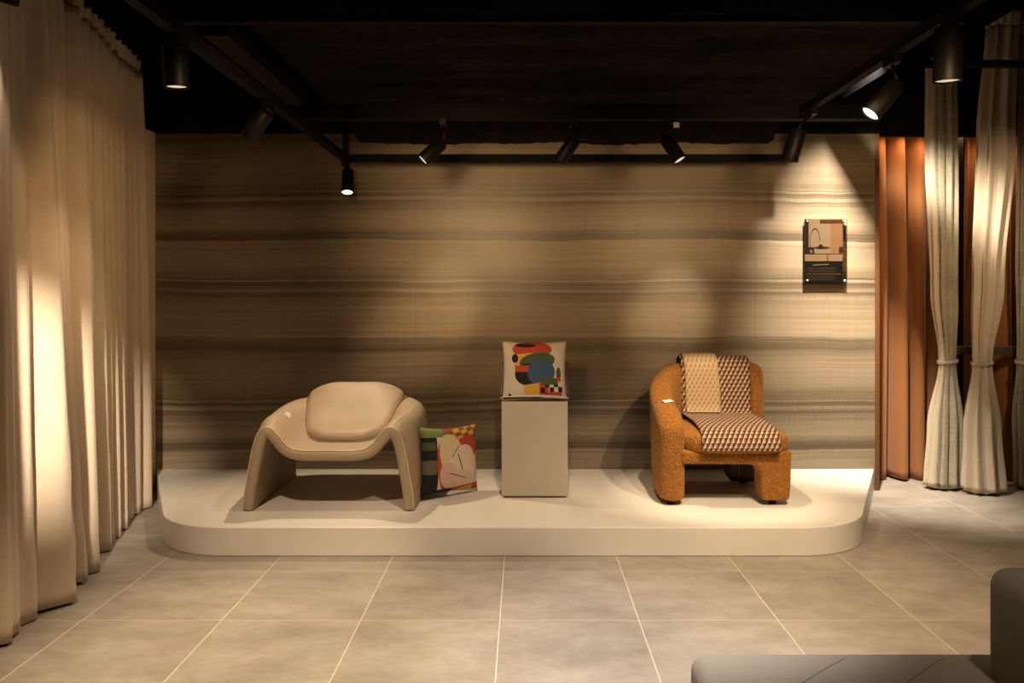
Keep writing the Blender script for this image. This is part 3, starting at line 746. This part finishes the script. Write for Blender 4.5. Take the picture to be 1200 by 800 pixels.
def drape(name, cxs, ws, z1, mat, label, seed=0, Y=5.6, folds=9, mat2=None, tie_z=.925, rope=True):
    """gathered curtain tied at tie_z; cxs / ws = centre x and half width at heights from floor to top"""
    t = thing(name, (cxs[0][1], Y, 0), label, 'curtain', 'tied drapes on the right')
    NZ, NA = 70, 180; rings = []
    zs = [.012+(z1-.012)*k/NZ for k in range(NZ+1)]
    def at_h(tab, z):
        for (za, a), (zb, b) in zip(tab, tab[1:]):
            if z <= zb:
                f = (z-za)/(zb-za); f = f*f*(3-2*f); return a+(b-a)*f
        return tab[-1][1]
    for z in zs:
        cx = at_h(cxs, z); hw = at_h(ws, z); ring = []
        for i in range(NA):
            a = 2*PI*i/NA
            ph = folds*a+1.2*mn.noise(Vector((math.cos(a)*1.5, math.sin(a)*1.5, z*1.1+seed)))
            dep = .42*(1-.5*math.exp(-((z-tie_z)/.09)**2))
            r = 1-dep*(.5-.5*math.sin(ph))+.06*math.sin(2*ph+seed)
            x = cx+hw*r*math.cos(a); y = Y+hw*.62*r*math.sin(a)
            zz = z if z > .02 else z+.012*math.sin(ph)+.010
            ring.append((x, y, zz))
        rings.append(ring)
    bm = bmesh.new(); loft(bm, rings)
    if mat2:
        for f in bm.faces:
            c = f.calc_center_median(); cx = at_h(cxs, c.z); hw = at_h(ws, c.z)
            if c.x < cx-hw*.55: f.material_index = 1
    obj('gathered_cloth', bm, [mat, mat2] if mat2 else mat, t)
    if rope:
        bm = bmesh.new(); cx = at_h(cxs, tie_z); hw = at_h(ws, tie_z)+.006
        for dz in (-.008, .004): tube(bm, [(cx+hw*math.cos(2*PI*k/40), Y+hw*.66*math.sin(2*PI*k/40), tie_z+dz+.008*math.sin(2*PI*k/40+1)) for k in range(40)], .006, 8, True)
        obj('rope_tie', bm, 'rope', t)
    # flared pleated top
    bm = bmesh.new(); rows = []
    cx = at_h(cxs, z1); hw = at_h(ws, z1)
    for k in range(6):
        h = k/5; rows.append([(cx+hw*(.92+.16*h)*(1+.12*math.sin(folds*1.6//1*a_))*math.cos(a_), Y+hw*.62*(.92+.2*h)*(1+.12*math.sin(folds*1.6//1*a_))*math.sin(a_), z1-.01+.10*h) for a_ in [2*PI*i/120 for i in range(120)]])
    loft(bm, rows, caps=False); o = obj('pleated_heading', bm, mat, t); m = o.modifiers.new('thick', 'SOLIDIFY'); m.thickness = .003
X = lambda px, Y=5.6: (px-PX)*Y/F
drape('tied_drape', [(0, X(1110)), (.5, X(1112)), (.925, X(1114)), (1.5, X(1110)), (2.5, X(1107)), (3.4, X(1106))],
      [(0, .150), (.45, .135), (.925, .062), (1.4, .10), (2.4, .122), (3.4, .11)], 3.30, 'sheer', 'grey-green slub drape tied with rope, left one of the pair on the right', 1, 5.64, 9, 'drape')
drape('tied_drape', [(0, X(1153, 5.50)), (.5, X(1151, 5.50)), (.925, X(1151, 5.50)), (1.5, X(1158, 5.50)), (2.5, X(1167, 5.50)), (3.4, X(1175, 5.50))],
      [(0, .150), (.45, .125), (.925, .066), (1.4, .105), (2.4, .130), (3.4, .108)], 3.30, 'drape', 'pale beige drape tied with rope, right one of the pair on the right', 5, 5.50, 8)
drape('tied_drape', [(0, X(1212)), (.9, X(1206)), (1.5, X(1210)), (3.4, X(1216))],
      [(0, .13), (.45, .12), (.925, .065), (1.6, .10), (3.4, .11)], 3.30, 'sheer', 'dark green-grey drape just cut by the right edge of the frame', 8, 5.64, 9)
# rail and post between drapes and rust curtains
bm = bmesh.new(); box(bm, 3.12, 5.3, 5.755, 5.80, at(0, 415, 5.75).z, at(0, 406, 5.75).z)
tag(bevel(obj('handrail', bm, 'rail', smooth=False), .004, 2), 'dark bronze horizontal rail behind the tied drapes', 'rail')
tag(obj('post', boxm(X(1126.5, 5.8), X(1133, 5.8), 5.845, 5.89, 0, 2.6), 'black', smooth=False), 'slim black post between the two rust curtains', 'post')

# ------------------------------------------------------------------ grey sofa in the near right corner
so = thing('sofa', (1.3, 1.6, 0), 'grey woven quilted sofa cut off by the bottom right corner', 'sofa')
bevel(obj('seat', boxm(.455, 2.25, 1.10, 2.165, .15, .420), 'sofa', so), .045, 6)
seam_m = plain('grey_seam', (.17, .15, .125), .9)
for k in range(6):
    x = .25+.265*k; bm = bmesh.new()
    tube(bm, [(x+.52*t+.10*t*t, 1.45+.66*t+.03*math.sin(PI*t), .4195) for t in [i/24 for i in range(25)] if x+.52*t > .5], .0022, 6)
    obj('quilt_seam', bm, seam_m, so)
bevel(obj('backrest', boxm(1.195, 1.43, 1.0, 2.035, .25, .705), 'sofa', so), .05, 6)
bm = bmesh.new(); box(bm, .6, 2.15, 1.2, 2.05, .04, .16); obj('base', bm, 'lamp_black', so, False)
for x, y in ((.65, 1.25), (.65, 2.0), (2.1, 1.25), (2.1, 2.0)):
    bm = bmesh.new(); cyl(bm, (x, y, 0), (x, y, .05), .02, 16); obj('foot', bm, 'lamp_black', so)

# ------------------------------------------------------------------ ceiling grid: tracks, ducts, lamps
def beam(name, a, b, w_, h_, mat, label, cat='lighting track', group=None):
    a, b = Vector(a), Vector(b); d = b-a; L = d.length; bm = boxm(-w_/2, w_/2, 0, L, -h_/2, h_/2)
    if w_ < .05:   # groove and side lips of the track
        box(bm, -w_/2-.002, -w_/2+.001, 0, L, -h_/2, -h_/2+.004); box(bm, w_/2-.001, w_/2+.002, 0, L, -h_/2, -h_/2+.004)
    o = obj(name, bm, mat, smooth=False); o.location = a; o.rotation_euler = d.to_track_quat('Y', 'Z').to_euler()
    if label: tag(o, label, cat, group)
    return o
YA = 5.25; ZA = at(0, 185.5, YA).z; XAL = at(405, 0, YA).x
YBk = 4.5; ZB = at(0, 132, YBk).z; XRT = 1.596
beam('lighting_track', (XAL, YA, ZA), (at(935, 0, YA).x, YA, ZA), .04, .05, 'black', 'black lighting track hanging low across the top of the banded wall')
beam('lighting_track', (XAL, .3, ZA), (XAL, YA-.022, ZA), .04, .045, 'black', 'black lighting track running from the left foreground back to the wall corner lamp')
beam('lighting_track', (XRT, .3, ZB), (XRT, YBk-.05, ZB), .04, .045, 'black', 'black lighting track running overhead along the right side towards the wall')
beam('ceiling_pipe', (-1.28, YBk, ZB), (2.05, YBk, ZB), .075, .085, 'black', 'thick black cross bar carrying the three middle spotlights', 'bar')
beam('ceiling_bar', (-1.55, 3.36, 2.585), (1.78, 3.36, 2.585), .05, .03, 'black', 'long thin black bar crossing under the ceiling nearest the camera', 'bar')
beam('ceiling_duct', (-1.345, 3.40, 2.56), (-1.345, 4.65, 2.56), .11, .06, 'duct', 'dark brown straight duct under the ceiling on the left', 'duct')
beam('ceiling_duct', (2.14, 2.2, 2.72), (2.14, 5.59, 2.72), .12, .08, 'matt_black', 'dark wide duct under the ceiling on the right', 'duct')
bm = bmesh.new(); cyl(bm, (X(1085, 5.3), 5.3, at(0, 75, 5.3).z), (4.6, 5.3, at(0, 75, 5.3).z), .028, 16)
tag(obj('ceiling_pipe', bm, 'black'), 'round black pipe crossing in front of the tied drapes', 'pipe')
def rod(x, y, z0, z1, label):
    bm = bmesh.new(); cyl(bm, (x, y, z0), (x, y, z1), .021, 16); tag(obj('suspension_rod', bm, 'lamp_black'), label, 'rod')
rod(XAL, YA, ZA+.026, 2.60, 'black rod holding the left corner of the low wall track')
rod(at(935, 0, YA).x-.03, YA, ZA+.026, 2.60, 'black rod holding the right corner of the low wall track')

DIM = glow('dim_lamp_lens', (1, .80, .58), .45); BRIGHT = glow('bright_lamp_lens', (1, .85, .66), 5); COOL = glow('cool_lamp_lens', (.82, .95, 1), 1.6)
def lamp(front, aim, dia, length, track_pt, label, power=0, angle=40, blend=.5, col=WARM, lens=None, size=.02, target=None, group='black cylinder spotlights'):
    """front = centre of the opening; aim = direction of the beam; hangs from track_pt"""
    front = Vector(front); aim = Vector(aim).normalized(); r = dia/2
    t = thing('track_spotlight', tuple(track_pt), label, 'spotlight', group)
    up = aim.to_track_quat('Z', 'Y').to_matrix(); sx, sy = up.col[0], up.col[1]
    def ring(c, rr, n=36): return [c+(sx*math.cos(2*PI*k/n)+sy*math.sin(2*PI*k/n))*rr for k in range(n)]
    back = front-aim*length
    bm = bmesh.new()
    loft(bm, [ring(back, r*.9), ring(back+aim*.004, r), ring(front-aim*.002, r), ring(front, r*.985), ring(front, r*.93), ring(front-aim*.010, r*.90)], caps=False)
    bm.faces.new([bm.verts.new(p) for p in ring(back, r*.9)][::-1]); bmesh.ops.remove_doubles(bm, verts=bm.verts, dist=1e-6)
    obj('lamp_body', bm, 'lamp_black', t)
    bm = bmesh.new(); loft(bm, [ring(front-aim*.012, r*.90), ring(front-aim*.008, r*.89)]); obj('lens', bm, lens or DIM, t)
    # pivot and stem up to the track
    pv = back+aim*length*.38
    side = aim.cross(Vector((0, 1, 0)));
    if side.length < .2: side = Vector((1, 0, 0))
    hang = Vector(track_pt)
    bm = bmesh.new(); cyl(bm, back-aim*.002+aim*.01, back-aim*.022, r*.30, 16); mid = back-aim*.018
    cyl(bm, mid, Vector((hang.x, hang.y, max(mid.z+.005, hang.z-.03))), .008, 12); obj('stem', bm, 'lamp_black', t)
    obj('track_adapter', boxm(hang.x-.018, hang.x+.018, hang.y-.05, hang.y+.05, hang.z-.035, hang.z), 'lamp_black', t, False)
    if power:
        d = Vector(target)-front if target is not None else aim
        spot('lamp_light', front+aim*.006, front+d, power, angle, blend, col, size, t)
    return t
def aimed(front, target): return Vector(target)-Vector(front)
def L(px, py, Y): return at(px, py, Y)

# big one, upper left, straight down
f = L(207, 103, 2.72); lamp(f, (.04, .05, -1), .083, .150, (XAL, 2.72, ZA-.022), 'large black spotlight pointing straight down at the upper left', 45, 70, .8, WARM)
# second on the left track, aimed at the curtain
f = L(291, 160, 3.62); lamp(f, (-.66, .25, -.74), .082, .15, (XAL, 3.66, ZA-.022), 'black spotlight tilted down to the left, above the left end of the wall', 14, 60, 1.0, SOFT, target=(-2.35, 3.75, 1.1))
# corner lamp, visible glare
f = L(407, 226, 5.22); lamp(f, (.06, -.38, -1), .078, .17, (XAL, 5.25, ZA-.022), 'small glowing spotlight hanging from the left corner of the low track', 55, 88, .7, SOFT, BRIGHT, .02, target=(-1.02, 4.52, .15))
# three on the cross bar
f = L(495, 188, 4.44); lamp(f, (-.62, -.18, -.62), .08, .155, (L(520,0,4.5).x, 4.5, ZB-.043), 'leftmost spotlight on the cross bar, opening turned down to the left', 22, 46, .6, SOFT, size=.02, target=(-1.12, 4.85, .45))
f = L(656, 189, 4.48); lamp(f, (-.50, .25, -.72), .08, .15, (L(671,0,4.5).x, 4.5, ZB-.043), 'middle spotlight on the cross bar, back turned and leaning left', 62, 28, 1.0, WARM, target=(-.68, 5.6, 1.25))
f = L(797, 188, 4.44); lamp(f, (.45, -.22, -.80), .08, .16, (L(789,0,4.5).x, 4.5, ZB-.043), 'right-hand spotlight on the cross bar, opening turned down to the right', 75, 46, .6, SOFT, target=(1.25, 4.85, .4))
tg = obj('track_label', boxm(L(789.5,0,4.44).x, L(796.5,0,4.44).x, 4.448, 4.452, L(0,149,4.44).z, L(0,143,4.44).z), 'card', smooth=False)
tag(tg, 'tiny white label hanging under the cross bar above the right-hand spotlight', 'label')
# right track
f = L(925, 188, 4.28); lamp(f, (-.20, .25, -.92), .09, .175, (XRT, 4.33, ZB-.022), 'spotlight at the far end of the right track, pointing down at the wall', 80, 26, 1.0, SOFT, target=(1.05, 5.6, 1.27))
f = L(1019, 134, 3.35); lamp(f, (-.62, .0, -.70), .086, .165, (XRT, 3.38, ZB-.022), 'bright cool-lit spotlight tilted left on the right track', 85, 42, .5, SOFT, COOL, .02, target=(1.15, 4.85, .45))
f = L(1110, 96, 2.90); lamp(f, (.0, .06, -1), .10, .20, (XRT, 2.90, ZB-.022), 'large black spotlight pointing straight down at the upper right', 45, 70, .8, WARM)
f = L(6, 3, 3.0); lamp(f, (-.25, .1, -1), .09, .18, (f.x+.05, 3.0, f.z+.32), 'spotlight barely showing at the top left corner of the frame', 6, 55, .8, SOFT)
# lamp above the duct that rakes the right end of the wall
lamp((1.95, 4.50, 3.0), (.05, .0, -1), .08, .15, (1.95, 4.50, 3.3), 'spotlight hidden above the right duct, lighting the right end of the wall', 950, 70, 1.0, (1, .89, .74), size=.05, target=(2.68, 5.6, 1.35))
